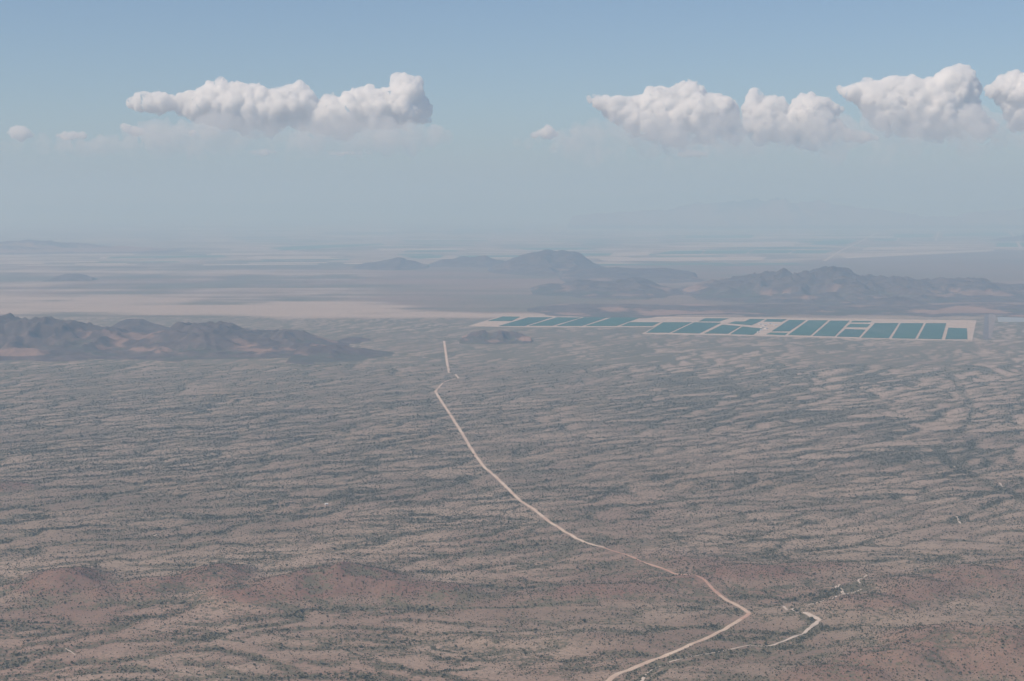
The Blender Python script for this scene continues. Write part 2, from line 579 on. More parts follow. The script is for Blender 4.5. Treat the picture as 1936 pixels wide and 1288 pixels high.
def all_z(x, y):
    z = ground_z(x, y)
    h = np.zeros(np.shape(x))
    for specs in NEAR_HILLS.values():
        C = [at(s[0], s[1]) for s in specs]
        k = (y > min(c[1] for c in C) - 400) & (y < max(c[1] for c in C) + 400)
        if k.any(): h[k] = np.maximum(h[k], hill_h(x[k], y[k], specs))
    return z + h


def build_near_hills():
    for name, specs in NEAR_HILLS.items():
        C = [at(s[0], s[1]) for s in specs]
        W = [s[2] * c[1] / FPX for s, c in zip(specs, C)]
        x0 = min(c[0] - 2.1 * w for c, w in zip(C, W)); x1 = max(c[0] + 2.1 * w for c, w in zip(C, W))
        y0 = min(c[1] - 2.1 * s[3] for c, s in zip(C, specs)); y1 = max(c[1] + 2.1 * s[3] for c, s in zip(C, specs))
        X, Y = np.meshgrid(np.arange(x0, x1, 5.), np.arange(y0, y1, 5.))
        h = hill_h(X, Y, specs)
        Z = ground_z(X, Y) + h
        A = ground_attr(X, Y)
        n = fbm(X / 60, Y / 60, 81, 3)
        hf = sstep(1, 14, h)
        gul = ridged(X / 70, Y / 70, 41, 3)
        A[..., 0] = A[..., 0] * (1 - hf) + hf * np.clip(.30 + .35 * n + .8 * (.62 - gul), .1, .8)
        A[..., 1] = np.maximum(A[..., 1] * (1 - hf), hf * np.clip((.92 if name in ('left', 'middle', 'edge') else .65) + .4 * n, 0, 1))
        A[..., 2] *= 1 - hf
        F = grid_faces(*X.shape)
        keep = h.ravel()[F].max(1) > -.3
        F = F[keep]
        used, inv = np.unique(F, return_inverse=True)
        V = np.stack([X, Y, Z], -1).reshape(-1, 3)[used]
        me = fast_mesh('hill', V, inv.reshape(-1, 4), A.reshape(-1, 4)[used])
        tag(link('hills', me, M['desert']), kind='structure')


build_near_hills()


# ------------------------------------------------------------------ mountain ranges and buttes
def build_range(name, D, pts, wf, wb, cell, scree=.4, veg=.35, dark=0., flat=0., gully=.35, seed=1, label=None, spur=220.):
    """ridge line given as picture points at distance D; wf / wb: depth of the front and back slopes"""
    P = np.array([atd(px, py, D) for px, py in pts])
    x0, x1 = P[0, 0], P[-1, 0]
    X, Y = np.meshgrid(np.arange(x0 - wf * .6, x1 + wf * .6, cell), np.arange(D - wf * 1.25, D + wb * 1.25, cell * 1.25))
    wx = X + spur * .35 * fbm(X / spur, Y / spur, seed + 3, 3)
    wy = Y + spur * .9 * fbm(X / (spur * 1.3), Y / (spur * 1.3), seed + 7, 3)
    dy = wy - D
    H = np.interp(X + .3 * (wx - X), P[:, 0], P[:, 2], left=-10, right=-10)
    wloc = np.where(dy < 0, wf, wb) * (.55 + .45 * np.clip(H / max(P[:, 2].max(), 1), 0, 1))
    t = np.clip(np.abs(dy) / wloc, 0, 1)
    s = np.clip((1 - t), 0, 1) ** (1.45)
    if flat > 0:
        s = np.clip(s * (1 + flat), 0, 1)
    g = ridged(X / spur, Y / spur, seed + 11, 4) - .62
    Z = np.maximum(H, 0) * s * (1 + gully * g * (1 - s ** 3) * 1.6) + np.maximum(H, 0) * gully * .45 * g * s
    g2 = ridged(X / (spur * .33), Y / (spur * .33), seed + 15, 3) - .6
    Z = Z + np.maximum(H, 0) * s * .28 * gully * g2
    edge = sstep(0, .10, s) * sstep(x0 - wf * .5, x0 + wf * .1, X) * (1 - sstep(x1 - wf * .1, x1 + wf * .5, X))
    Z = Z * edge - 2.5
    rel = np.clip(Z / max(P[:, 2].max(), 1), 0, 1)
    A = np.zeros(X.shape + (4,))
    n = fbm(X / (spur * 1.1), Y / (spur * 1.1), seed + 21, 3)
    A[..., 0] = np.clip(scree + .7 * n - .9 * (rel - .35), 0, 1) * sstep(.02, .15, rel)
    A[..., 1] = np.clip(veg + .5 * (.4 - rel) - .4 * n - g * .5, 0, 1)
    A[..., 2] = np.clip(dark * (rel * 1.5 + .6 * n - 1.2 * g2), 0, 1)
    A[..., 3] = 1
    F = grid_faces(*X.shape)
    keep = Z.ravel()[F].max(1) > -.8
    F = F[keep]
    used, inv = np.unique(F, return_inverse=True)
    me = fast_mesh(name, np.stack([X, Y, Z], -1).reshape(-1, 3)[used], inv.reshape(-1, 4), A.reshape(-1, 4)[used])
    o = link(name, me, M['rock'])
    tag(o, kind='structure')
    return o


build_range('mountain_range', 7750, [(-200, 612), (-90, 600), (0, 600), (45, 602), (85, 604), (120, 611), (170, 617), (210, 622), (240, 630), (272, 634), (300, 628), (340, 612), (390, 606), (430, 616), (470, 628), (490, 626), (530, 625), (570, 630), (620, 645), (660, 655)],
            900, 700, 9, scree=.36, veg=.32, dark=.55, gully=.85, seed=100, spur=170.)
build_range('mountain_range', 7350, [(560, 655), (600, 650), (640, 652), (700, 664), (760, 672), (800, 676)], 500, 400, 9, scree=.2, veg=.5, dark=.4, gully=.7, seed=140, spur=150.)
build_range('hills', 8500, [(180, 632), (215, 613), (235, 603), (262, 603), (285, 612), (320, 622)], 500, 400, 12, scree=.3, veg=.4, dark=.35, seed=160)
build_range('hills', 8200, [(620, 645), (650, 637), (675, 637), (720, 643), (770, 646), (800, 648)], 350, 300, 10, scree=.2, veg=.5, dark=.4, seed=180)
build_range('hills', 8050, [(872, 636), (895, 628), (915, 622), (930, 627), (942, 624), (955, 627), (972, 627), (988, 631), (1004, 636)], 200, 180, 7, scree=.55, veg=.45, dark=.0, gully=.9, spur=90., seed=200)
build_range('butte', 17500, [(670, 502), (690, 497), (715, 495), (735, 491), (745, 487), (757, 485), (763, 486), (768, 490), (780, 490), (792, 496), (810, 502)], 900, 900, 22, scree=.15, veg=.2, dark=.7, seed=220)
build_range('butte', 18200, [(815, 497), (835, 490), (855, 489), (870, 484), (890, 486), (905, 483), (918, 482), (935, 489), (955, 493), (985, 496)], 900, 900, 22, scree=.15, veg=.2, dark=.5, seed=240)
build_range('mesa', 16800, [(925, 507), (950, 498), (968, 489), (985, 483), (1005, 479), (1030, 476), (1060, 475), (1085, 476), (1098, 481), (1110, 489), (1122, 497), (1138, 503), (1155, 508)], 1500, 1200, 22, scree=.18, veg=.2, dark=.6, flat=.5, gully=.6, seed=260, spur=260)
build_range('hills', 15200, [(1060, 512), (1130, 506), (1165, 504), (1200, 507), (1230, 505), (1250, 504), (1275, 508), (1310, 513)], 1400, 900, 24, scree=.2, veg=.3, dark=.45, seed=280, spur=350)
build_range('hills', 12900, [(985, 556), (1003, 548), (1018, 540), (1040, 537), (1065, 538), (1085, 532), (1110, 528), (1140, 530), (1170, 527), (1200, 524), (1225, 530), (1250, 540), (1290, 548)], 1500, 900, 18, scree=.35, veg=.35, dark=.45, gully=.8, seed=300, spur=220)
build_range('mountain_range', 12600, [(1290, 545), (1330, 535), (1360, 529), (1400, 526), (1425, 520), (1440, 522), (1475, 512), (1500, 514), (1515, 508), (1535, 517), (1545, 511), (1580, 509), (1610, 513), (1625, 523), (1640, 526), (1665, 517), (1690, 519), (1705, 526), (1760, 529), (1790, 527), (1850, 528), (1870, 535), (1900, 537), (1936, 537), (2000, 535), (2100, 545)],
            1900, 1200, 16, scree=.36, veg=.36, dark=.6, gully=1.05, seed=320, spur=250)
build_range('hills', 11100, [(1630, 572), (1665, 562), (1690, 557), (1715, 563), (1750, 572)], 420, 350, 14, scree=.1, veg=.2, dark=.6, seed=340)
build_range('hills', 11600, [(1500, 566), (1540, 556), (1570, 551), (1610, 557), (1650, 568)], 600, 400, 14, scree=.15, veg=.3, dark=.5, seed=360)
build_range('hills', 10500, [(1000, 583), (1080, 576), (1200, 574), (1300, 577), (1420, 575), (1600, 578), (1760, 576), (1900, 574), (2050, 578)], 800, 700, 20, scree=.45, veg=.4, dark=.05, seed=365, spur=300)
build_range('hills', 23500, [(-120, 458), (-20, 456), (60, 455), (110, 456), (150, 459), (200, 463), (240, 466), (290, 469), (340, 474)], 1700, 1200, 34, scree=.75, veg=.2, dark=.0, gully=.7, seed=380, spur=500)  # high scree, no dark: softening by haze is put into lighter rock
build_range('hills', 14600, [(95, 524), (118, 518), (140, 516), (160, 519), (180, 525)], 400, 300, 16, scree=.1, veg=.3, dark=.5, seed=400)
build_range('hills', 30500, [(1840, 462), (1870, 452), (1900, 447), (1936, 444), (2000, 440), (2080, 450)], 1600, 1200, 45, scree=.2, veg=.2, dark=.4, seed=410, spur=600)
build_range('mountain_range', 48000, [(1080, 408), (1160, 404), (1220, 397), (1260, 399), (1300, 390), (1330, 384), (1352, 379), (1370, 384), (1400, 378), (1425, 374), (1440, 379), (1475, 376), (1500, 383), (1540, 381), (1580, 390), (1640, 394), (1720, 404), (1800, 408), (1860, 403), (1900, 399), (1950, 396), (2050, 402), (2150, 406)], 5000, 3000, 110, scree=1.0, veg=.0, dark=.0, gully=.8, seed=420, spur=1100)  # full scree: paler rock colour stands in for haze fading this range
build_range('mountain_range', 88000, [(-700, 384), (-300, 382), (0, 385), (200, 384), (500, 383), (800, 380), (1000, 378), (1150, 373), (1200, 367), (1240, 363), (1290, 361), (1330, 366), (1400, 370), (1500, 373), (1700, 378), (1936, 381), (2300, 378), (2700, 383)], 7000, 6000, 380, scree=.2, veg=.2, dark=.4, gully=.25, seed=440, spur=3500)


# ------------------------------------------------------------------ tracks and dry wash
def strip_mesh(pts, width, lift, name, wob=0.0, step=9.0, zf=None):
    P = np.array([at(*p)[:2] for p in pts])
    seg = np.hypot(*np.diff(P, axis=0).T); s = np.concatenate([[0], np.cumsum(seg)])
    t = np.linspace(0, s[-1], max(3, int(s[-1] / step)))
    cx = np.interp(t, s, P[:, 0]); cy = np.interp(t, s, P[:, 1])
    for _ in range(4):
        cx[1:-1] = .25 * cx[:-2] + .5 * cx[1:-1] + .25 * cx[2:]; cy[1:-1] = .25 * cy[:-2] + .5 * cy[1:-1] + .25 * cy[2:]
    tx, ty = np.gradient(cx), np.gradient(cy); L = np.hypot(tx, ty) + 1e-9
    nx, ny = -ty / L, tx / L
    w = np.interp(t / s[-1], np.linspace(0, 1, len(width)), width) if isinstance(width, (list, tuple)) else np.full(len(t), width)
    a = 1 + wob * fbm(t / 22, t * 0 + 3, 201, 3); b = 1 + wob * fbm(t / 22, t * 0 + 9, 207, 3)
    rows = []
    for k, m_ in ((-1, a), (-.33, a), (.33, b), (1, b)):
        x = cx + nx * w * .5 * k * m_; y = cy + ny * w * .5 * k * m_
        z = (zf or all_z)(x, y) + lift * (1 if abs(k) < 1 else .55)
        rows.append(np.stack([x, y, z], -1))
    V = np.stack(rows, 1)
    return fast_mesh(name, V.reshape(-1, 3), grid_faces(V.shape[0], 4))


def track(pts, width, mat, name='dirt_road', lift=.5, wob=.15):
    return tag(link(name, strip_mesh(pts, width, lift, name, wob), M[mat]), kind='structure')


track([(839.5, 645), (842, 662), (845, 684), (849, 705)], [11, 11, 10], 'track', wob=.1)
track([(861, 708), (864, 711), (867, 714.5)], [8, 9], 'track')
track([(867, 714.5), (852, 718), (840, 722), (836, 725), (829, 733), (823, 740)], [5, 6, 9], 'track', wob=.4)
track([(823, 740), (838, 764), (852, 785), (868, 810), (886, 840), (902, 866), (915, 882), (940, 904), (962, 925), (985, 946), (1010, 962), (1040, 986), (1068, 1005), (1088, 1017)], [9, 9, 8.5, 8], 'track', wob=.2)
track([(1088, 1017), (1115, 1028), (1142, 1037)], [8, 7], 'track', wob=.3)
track([(1142, 1037), (1180, 1050), (1215, 1068), (1250, 1078), (1282, 1090)], [5.5, 5], 'track_red', wob=.5)
track([(1282, 1090), (1315, 1097), (1340, 1112), (1362, 1127)], [6.5, 7], 'track_red', wob=.4)
track([(1362, 1127), (1385, 1140), (1410, 1154), (1417, 1159)], [8, 8], 'track', wob=.2)
track([(1417, 1159), (1412, 1166), (1400, 1172)], [8, 8], 'track_red', wob=.3)
track([(1400, 1172), (1375, 1187), (1345, 1203), (1315, 1217), (1290, 1230), (1260, 1242), (1225, 1255), (1190, 1268), (1165, 1277), (1150, 1290), (1135, 1310)], [8, 8, 8.5, 9], 'track', wob=.15)
for pts, w in (
    ([(1200, 1310), (1214, 1290), (1220, 1280), (1232, 1270)], [7, 6, 3]),
    ([(1232, 1270), (1262, 1256), (1300, 1247)], [2.5, 4, 2.5]),
    ([(1306, 1245), (1335, 1240), (1360, 1233)], [3, 4, 3]),
    ([(1362, 1233), (1395, 1226), (1420, 1220)], [3, 5, 3]),
    ([(1418, 1221), (1440, 1223), (1464, 1219)], [3, 4, 5]),
    ([(1462, 1220), (1480, 1214), (1500, 1206), (1515, 1199), (1530, 1188), (1546, 1177), (1550, 1174)], [5, 8, 10, 9]),
    ([(1550, 1174), (1538, 1168), (1524, 1164), (1516, 1160)], [9, 16, 14, 8]),
    ([(1508, 1160), (1497, 1153), (1500, 1150)], [8, 7, 4]),
    ([(1488, 1155), (1482, 1147)], [6, 6]),
    ([(1524, 1149), (1550, 1145), (1563, 1142)], [4, 5, 4]),
    ([(1570, 1139), (1595, 1128), (1612, 1124), (1628, 1118)], [6, 9, 9, 5]),
    ([(1596, 1126), (1590, 1114), (1580, 1112), (1588, 1106)], [9, 8, 10, 6]),
    ([(1625, 1107), (1622, 1100), (1640, 1092)], [5, 5, 3]),
    ([(1800, 1076), (1850, 1070), (1936, 1060)], [3, 6, 4]),
    ([(1809, 976), (1814, 986), (1816, 990)], [5, 6, 4]),
    ([(1803, 879), (1807, 883)], [7, 7]),
    ([(1890, 912), (1896, 920)], [6, 6]),
    ([(290, 1012), (300, 1008)], [5, 6]),
    ([(124, 1224), (135, 1232), (143, 1238)], [3, 3, 2]),
):
    tag(link('sandy_wash', strip_mesh(pts, [v * .7 for v in w], .45, 'sandy_wash', .8, 4.0), M['sand']), kind='structure')

# ------------------------------------------------------------------ farm: bare pad, crop fields
def prism(name, poly, z0, z1, mat, parent=None):
    P = [at(px, py) for px, py in poly]
    n = len(P)
    me = bpy.data.meshes.new(name)
    V = [(x, y, z1) for x, y, _ in P] + [(x, y, z0) for x, y, _ in P]
    F = [tuple(range(n))] + [(i, n + i, n + (i + 1) % n, (i + 1) % n) for i in range(n)]
    me.from_pydata(V, [], F)
    me.validate(); me.update()
    import bmesh
    bm = bmesh.new(); bm.from_mesh(me); bmesh.ops.recalc_face_normals(bm, faces=bm.faces)
    bm.to_mesh(me); bm.free()
    return link(name, me, mat, parent)


tag(prism('bare_soil', [(884, 617), (945, 598.5), (1000, 597), (1300, 599.5), (1480, 601.5), (1640, 603), (1846, 606), (1838, 644), (1780, 643.5), (1620, 640), (1480, 636.5), (1420, 635), (1213, 631.5), (1238, 618.5), (1000, 619)], -1, .4, M['pad']), kind='structure')

FIELDS = [
    ([(950, 599), (983, 599.5), (967, 607.5), (922, 607.5)], 'small dark teal crop field at the far left end of the field row'),
    ([(999, 600.5), (1044, 600.5), (992, 617), (943, 617)], 'teal crop field half hidden behind the small dark hill'),
    ([(1053, 600.5), (1098, 601), (1044, 616.5), (1000, 616.5)], 'teal crop field with a paler upper half, third from the left end'),
    ([(1104, 600.5), (1149, 600.5), (1100, 617), (1052, 617)], 'slanted teal crop field, fourth from the left end of the row'),
    ([(1157, 601), (1211, 601), (1165, 617), (1107, 617)], 'slanted teal crop field just left of the first bare tan field'),
    ([(1190, 610), (1247, 610), (1233, 617), (1174, 617)], 'short dark teal crop strip below the first bare tan field'),
    ([(1254, 610), (1308, 610), (1266, 629.5), (1222, 629.5)], 'teal crop field beginning the lower half row, left of two'),
    ([(1313, 610), (1363, 611), (1322, 631), (1271, 630)], 'teal crop field left of the wide double dirt lane'),
    ([(1333, 602.5), (1377, 602.5), (1360, 608.3), (1321, 608.3)], 'small teal crop field right of the second bare tan field'),
    ([(1389, 608.5), (1408, 608.5), (1418, 603.5), (1446, 604), (1421, 615.5), (1377, 612)], 'L-shaped teal crop field beside the wide double dirt lane'),
    ([(1366, 614.5), (1400, 617.5), (1376, 631.5), (1332, 631)], 'teal crop field right of the wide double dirt lane'),
    ([(1404, 618), (1441, 622), (1424, 633.5), (1381, 632.5)], 'teal crop field just left of the tan farm yard'),
    ([(1450, 604), (1487, 604.3), (1478, 609), (1444, 608.6)], 'short teal crop strip behind the tan farm yard'),
    ([(1492, 605.5), (1523, 606), (1492, 627), (1459, 627)], 'teal crop field just right of the tan farm yard'),
    ([(1456, 629.5), (1489, 630), (1484, 634.5), (1449, 632.5)], 'thin teal crop strip at the near end of the tan farm yard'),
    ([(1529, 606.3), (1565, 606.3), (1532, 635), (1490, 634)], 'long blue-green crop field, second to the right of the farm yard'),
    ([(1570, 607), (1606, 607), (1578, 636.5), (1537, 635.5)], 'long blue-green crop field left of the field cut in three'),
    ([(1612, 607.3), (1648, 607.5), (1645, 610), (1609, 610)], 'thinnest top strip of the crop field cut in three'),
    ([(1607, 613), (1645, 613.5), (1639, 619.5), (1600, 619)], 'middle strip of the crop field cut in three'),
    ([(1598, 623), (1636, 624), (1624, 638), (1582, 637)], 'lower and largest block of the crop field cut in three'),
    ([(1654, 611.7), (1699, 611.3), (1680, 640), (1628, 639)], 'broad blue-green crop field right of the field cut in three'),
    ([(1703, 611.7), (1746, 611.7), (1730, 641), (1686, 640)], 'broad blue-green crop field, third from the right end'),
    ([(1751, 611.7), (1789, 611.9), (1780, 642), (1735, 641)], 'broad blue-green crop field, second from the right end'),
    ([(1793, 620.5), (1828, 621.5), (1829, 642), (1787, 642)], 'square dark blue-green crop field at the right end of the row'),
]
for poly, label in FIELDS:
    o = prism('crop_field', poly, .1, 2.2, M['crop'])
    tag(o, label, 'field', 'crop fields in the long row')
for poly in ([(1217, 602.3), (1268, 602.3), (1250, 608.5), (1199, 608.5)], [(1274, 602.6), (1331, 602.6), (1319, 608.3), (1260, 608.3)]):
    tag(prism('bare_field', poly, .1, .9, M['fallow']), kind='structure')
# grey strip, spoil bank and reservoir at the right end
tag(prism('gravel_strip', [(1862, 592), (1869, 592), (1874, 642), (1858, 642)], -.5, .5, M['gravel']), kind='structure')
tag(prism('earth_bank', [(1869.5, 594), (1880, 594), (1884, 601), (1880, 612), (1874.5, 640), (1869, 640)], -.5, 1.2, M['bank']), kind='structure')
tag(prism('water', [(1886, 600), (1990, 599), (1992, 608.5), (1887, 609)], -.5, .7, M['water']), kind='structure')
track([(1380, 634.5), (1500, 638), (1640, 642), (1780, 645), (1900, 644)], 14, 'pad', 'dirt_road', .6)
track([(880, 601), (1000, 597.2), (1150, 599), (1400, 600.5), (1640, 602)], 26, 'pad', 'dirt_road', .6)


def shed(x, y, z, lx, ly, h, rot, label, group, wall='white', roof='roof'):
    e = bpy.data.objects.new('shed', None)
    COL.objects.link(e)
    e.location = (x, y, z); e.rotation_euler = (0, 0, rot)
    me = bpy.data.meshes.new('shed_wall')
    a, b = lx / 2, ly / 2
    me.from_pydata([(-a, -b, 0), (a, -b, 0), (a, b, 0), (-a, b, 0), (-a, -b, h), (a, -b, h), (a, b, h), (-a, b, h), (-a, 0, h * 1.35), (a, 0, h * 1.35)], [],
                   [(0, 1, 5, 4), (1, 2, 6, 9, 5), (2, 3, 7, 6), (3, 0, 4, 8, 7)])
    link('wall', me, M[wall], e)
    me = bpy.data.meshes.new('shed_roof')
    o = .04 * lx
    t = .15
    me.from_pydata([(-a - o, -b - o, h - .1), (a + o, -b - o, h - .1), (a + o, 0, h * 1.35 + t), (-a - o, 0, h * 1.35 + t), (-a - o, b + o, h - .1), (a + o, b + o, h - .1)], [],
                   [(0, 1, 2, 3), (3, 2, 5, 4)])
    link('roof', me, M[roof], e)
    me = bpy.data.meshes.new('shed_door')
    me.from_pydata([(-lx * .12, -b - .06, 0), (lx * .12, -b - .06, 0), (lx * .12, -b - .06, h * .8), (-lx * .12, -b - .06, h * .8)], [], [(0, 1, 2, 3)])
    link('door', me, M['gravel'], e)
    tag(e, label, 'shed', group)
    return e


YARD = [(1438, 614, 26, 12), (1446, 616, 20, 12), (1441, 620, 18, 10), (1456, 613, 24, 12), (1466, 615.5, 16, 10), (1449, 622, 20, 12), (1440, 625, 16, 10), (1434, 629, 14, 9)]
for k, (px, py, lx, ly) in enumerate(YARD):
    x, y, _ = at(px, py)
    shed(x, y, .4, lx, ly, 4.5, .3 * (k % 3), 'small pale shed in the tan farm yard among the crop fields', 'sheds in the farm yard')
for k, px in enumerate((1645, 1651, 1658, 1667, 1670, 1681)):
    x, y, _ = at(px, 450)
    shed(x, y, 0, 46, 30, 9, .1, 'bright white far shed in a line on the hazy farmland', 'white sheds on the far farmland', 'white', 'white')
x, y, _ = at(617, 953)
shed(x, y, float(all_z(np.array([x]), np.array([y]))[0]), 7, 5, 3, .4, 'lone tiny white hut amid the scrub left of the dirt road', None, 'white', 'white')

# ------------------------------------------------------------------ far farmland
FAR = [
    ([(1240, 480.5), (1268, 475), (1330, 474), (1325, 480)], 'farcrop'), ([(1335, 474), (1420, 473.5), (1410, 479.5), (1328, 480)], 'farcrop'),
    ([(1425, 473.5), (1500, 473.5), (1490, 479), (1415, 479.3)], 'farcrop'), ([(1505, 473.5), (1575, 474), (1560, 479), (1495, 479)], 'farcrop'),
    ([(1555, 455), (1620, 454), (1600, 462), (1530, 462.5)], 'farcrop'), ([(1660, 452), (1700, 452), (1690, 455.5), (1648, 455.5)], 'farcrop'),
    ([(1690, 443), (1770, 442), (1762, 449), (1690, 449)], 'farcrop'), ([(1785, 442), (1905, 441), (1908, 446), (1780, 447)], 'farcrop'),
    ([(1885, 460), (1935, 459), (1990, 464), (1980, 468), (1882, 466.5)], 'farcrop'), ([(1300, 446), (1430, 445), (1420, 450), (1290, 450)], 'farcrop'),
    ([(505, 469), (600, 464), (720, 461), (730, 463), (640, 468), (540, 473)], 'farcrop'), ([(770, 474), (870, 473), (860, 476), (760, 477)], 'farcrop'),
    ([(210, 486), (420, 483), (430, 486), (200, 489)], 'farcrop'), ([(760, 484), (840, 483), (832, 488), (790, 489)], 'farcrop'),
    ([(1400, 459), (1510, 457), (1500, 466), (1360, 467)], 'fallow'), ([(1590, 482), (1720, 478), (1880, 472), (1880, 475), (1700, 484), (1600, 489)], 'fallow'),
    ([(1130, 489), (1300, 486), (1450, 486), (1440, 492), (1280, 494), (1140, 493)], 'fallow'), ([(1640, 467), (1810, 465), (1800, 471), (1630, 473)], 'fallow'),
    ([(1160, 478), (1235, 476), (1225, 483), (1150, 485)], 'fallow'),
]
for poly, mat in FAR:
    tag(prism('farm_field', poly, -1, 2.0, M[mat]), kind='structure')
occupied = []
for k in range(460):
    py = 432 + 70 * random.random() ** 1.4
    px = random.uniform(-60, 2000)
    if 1480 < px and py > 472: continue
    if px < 360 and py < 480: continue
    c = at(px, py)
    w = random.uniform(400, 1900); h = random.choice((260, 400, 400, 800)) * random.uniform(.7, 1.2) * c[1] / 22000.
    if any(abs(c[0] - o[0]) < (w + o[2]) / 2 and abs(c[1] - o[1]) < (h + o[3]) / 2 for o in occupied): continue
    occupied.append((c[0], c[1], w, h))
    me = bpy.data.meshes.new('farm_field')
    a = .18
    ca, sa = math.cos(a), math.sin(a)
    q = [(c[0] + u * w / 2 * ca - v * h / 2 * sa, c[1] + u * w / 2 * sa + v * h / 2 * ca, 1.2) for u, v in ((-1, -1), (1, -1), (1, 1), (-1, 1))]
    me.from_pydata(q, [], [(0, 1, 2, 3)])
    tag(link('farm_field', me, M[random.choice(('farcrop', 'farcrop', 'fallow', 'pad') if px > 800 else ('farcrop', 'fallow', 'pad', 'pad'))]), kind='structure')
flat0 = lambda x, y: x * 0
for pts, w in (([(1558, 494), (1590, 474), (1625, 458), (1660, 440)], 45), ([(1909, 438), (1918, 448), (1930, 470)], 60), ([(1775, 437), (1772, 446), (1768, 456)], 40), ([(1700, 450), (1697, 456)], 40)):
    tag(link('dirt_road', strip_mesh(pts, w, 3.0, 'dirt_road', .1, 120.0, flat0), M['pad']), kind='structure')

# ------------------------------------------------------------------ bushes
def bush_mesh(name, seed, clumps=7, leaves=16):
    r = np.random.default_rng(seed)
    V, F = [], []
    # short forked stem
    for a in (0.3, 2.4, 4.4):
        n = len(V)
        tx, ty = .35 * math.cos(a), .35 * math.sin(a)
        V += [(.06, 0, -.1), (-.04, .06, -.1), (-.04, -.06, -.1), (tx + .03, ty, .45), (tx - .02, ty + .03, .45), (tx - .02, ty - .03, .45)]
        F += [(n, n + 1, n + 4, n + 3), (n + 1, n + 2, n + 5, n + 4), (n + 2, n, n + 3, n + 5)]
    for c in range(clumps):
        a = r.uniform(0, 6.28); rad = r.uniform(.1, .62)
        cx, cy, cz = rad * math.cos(a), rad * math.sin(a), r.uniform(.35, .95)
        cr = r.uniform(.26, .42)
        for k in range(leaves):
            d = r.normal(size=3); d /= np.linalg.norm(d)
            p = np.array([cx, cy, cz]) + d * cr * r.uniform(.5, 1.0) * np.array([1, 1, .8])
            u = np.cross(d, r.normal(size=3)); u /= np.linalg.norm(u); v = np.cross(d, u) + .35 * d
            s = r.uniform(.13, .22)
            n = len(V)
            V += [tuple(p - u * s), tuple(p + v * s * .9), tuple(p + u * s), tuple(p - v * s * .8)]
            F += [(n, n + 1, n + 2, n + 3)]
    me = bpy.data.meshes.new(name)
    me.from_pydata(V, [], F)
    me.materials.append(M['bush'])
    return me


BM = [bush_mesh('bush_a', 1, 8, 15), bush_mesh('bush_b', 2, 6, 14), bush_mesh('bush_c', 3, 9, 12)]


def scatter(n, y0, y1, seed):
    r = np.random.default_rng(seed)
    y = np.sqrt(r.uniform(y0 ** 2, y1 ** 2, n))
    x = r.uniform(-.40, .40, n) * y
    return x, y, r


def road_clear(x, y):
    d = poly_dist(x, y, [(823, 740), (852, 785), (886, 840), (915, 882), (985, 946), (1040, 986), (1088, 1017), (1142, 1037)])
    d = np.minimum(d, poly_dist(x, y, [(1142, 1037), (1250, 1078), (1282, 1090), (1340, 1112), (1417, 1159), (1345, 1203), (1225, 1255), (1165, 1277), (1150, 1290)]))
    d = np.minimum(d, poly_dist(x, y, [(1462, 1220), (1500, 1206), (1530, 1188), (1550, 1174), (1524, 1164)]))
    return d > 6.5


x, y, r = scatter(1300000, 1950, 6900, 77)
veg = ground_attr(x, y)[:, 0]
hill = all_z(x, y) - ground_z(x, y)
on_hill = hill > 2
patch = fbm(x / 55, y / 55, 301, 3)
prob = np.where(on_hill, .50 + .35 * patch, .08 + .30 * sstep(.1, .45, veg) * (1 + patch) + .45 * sstep(.5, .95, veg))
keep = (r.uniform(size=len(x)) < prob * (1 - .85 * sstep(3600, 6900, y))) & road_clear(x, y)
x, y, veg, on_hill = x[keep], y[keep], veg[keep], on_hill[keep]
size = r.lognormal(math.log(1.05), .34, len(x)) * (1 + .5 * sstep(.45, .8, veg) * ~on_hill)
big = r.uniform(size=len(x)) < .06
size = np.where(big, size * 1.4, size)
z = all_z(x, y) - .05
rot = r.uniform(0, 6.28, len(x))
px, py = topix(x, y, z)
infr = (px > 4) & (px < 1932) & (py < 1286)
sc_ = np.where(infr, size / y, 0)
first = np.argsort(-sc_)[:300]
rest = np.ones(len(x), bool); rest[first] = False
src = []
for n, k in enumerate(first):
    o = link('desert_bush', BM[n % 3])
    s = float(size[k])
    o.location = (float(x[k]), float(y[k]), float(z[k])); o.rotation_euler = (0, 0, float(rot[k])); o.scale = (s * 1.1, s * 1.1, s)
    road_x = np.interp(py[k], [1037, 1090, 1159, 1172, 1230, 1290], [1142, 1282, 1417, 1400, 1290, 1150])
    wash_x = np.interp(py[k], [1100, 1150, 1175, 1205, 1232, 1250, 1290], [1640, 1490, 1550, 1500, 1390, 1262, 1212])
    if px[k] < 560: where = 'in the lower left part of the desert'
    elif px[k] < road_x: where = 'just left of the dirt road near the bottom'
    elif px[k] < wash_x: where = 'between the dirt road and the sandy wash'
    else: where = 'on the hills right of the sandy wash'
    tag(o, 'large dark green desert bush ' + where, 'bush', 'large bushes ' + where)
    if n < 3: src.append(o)


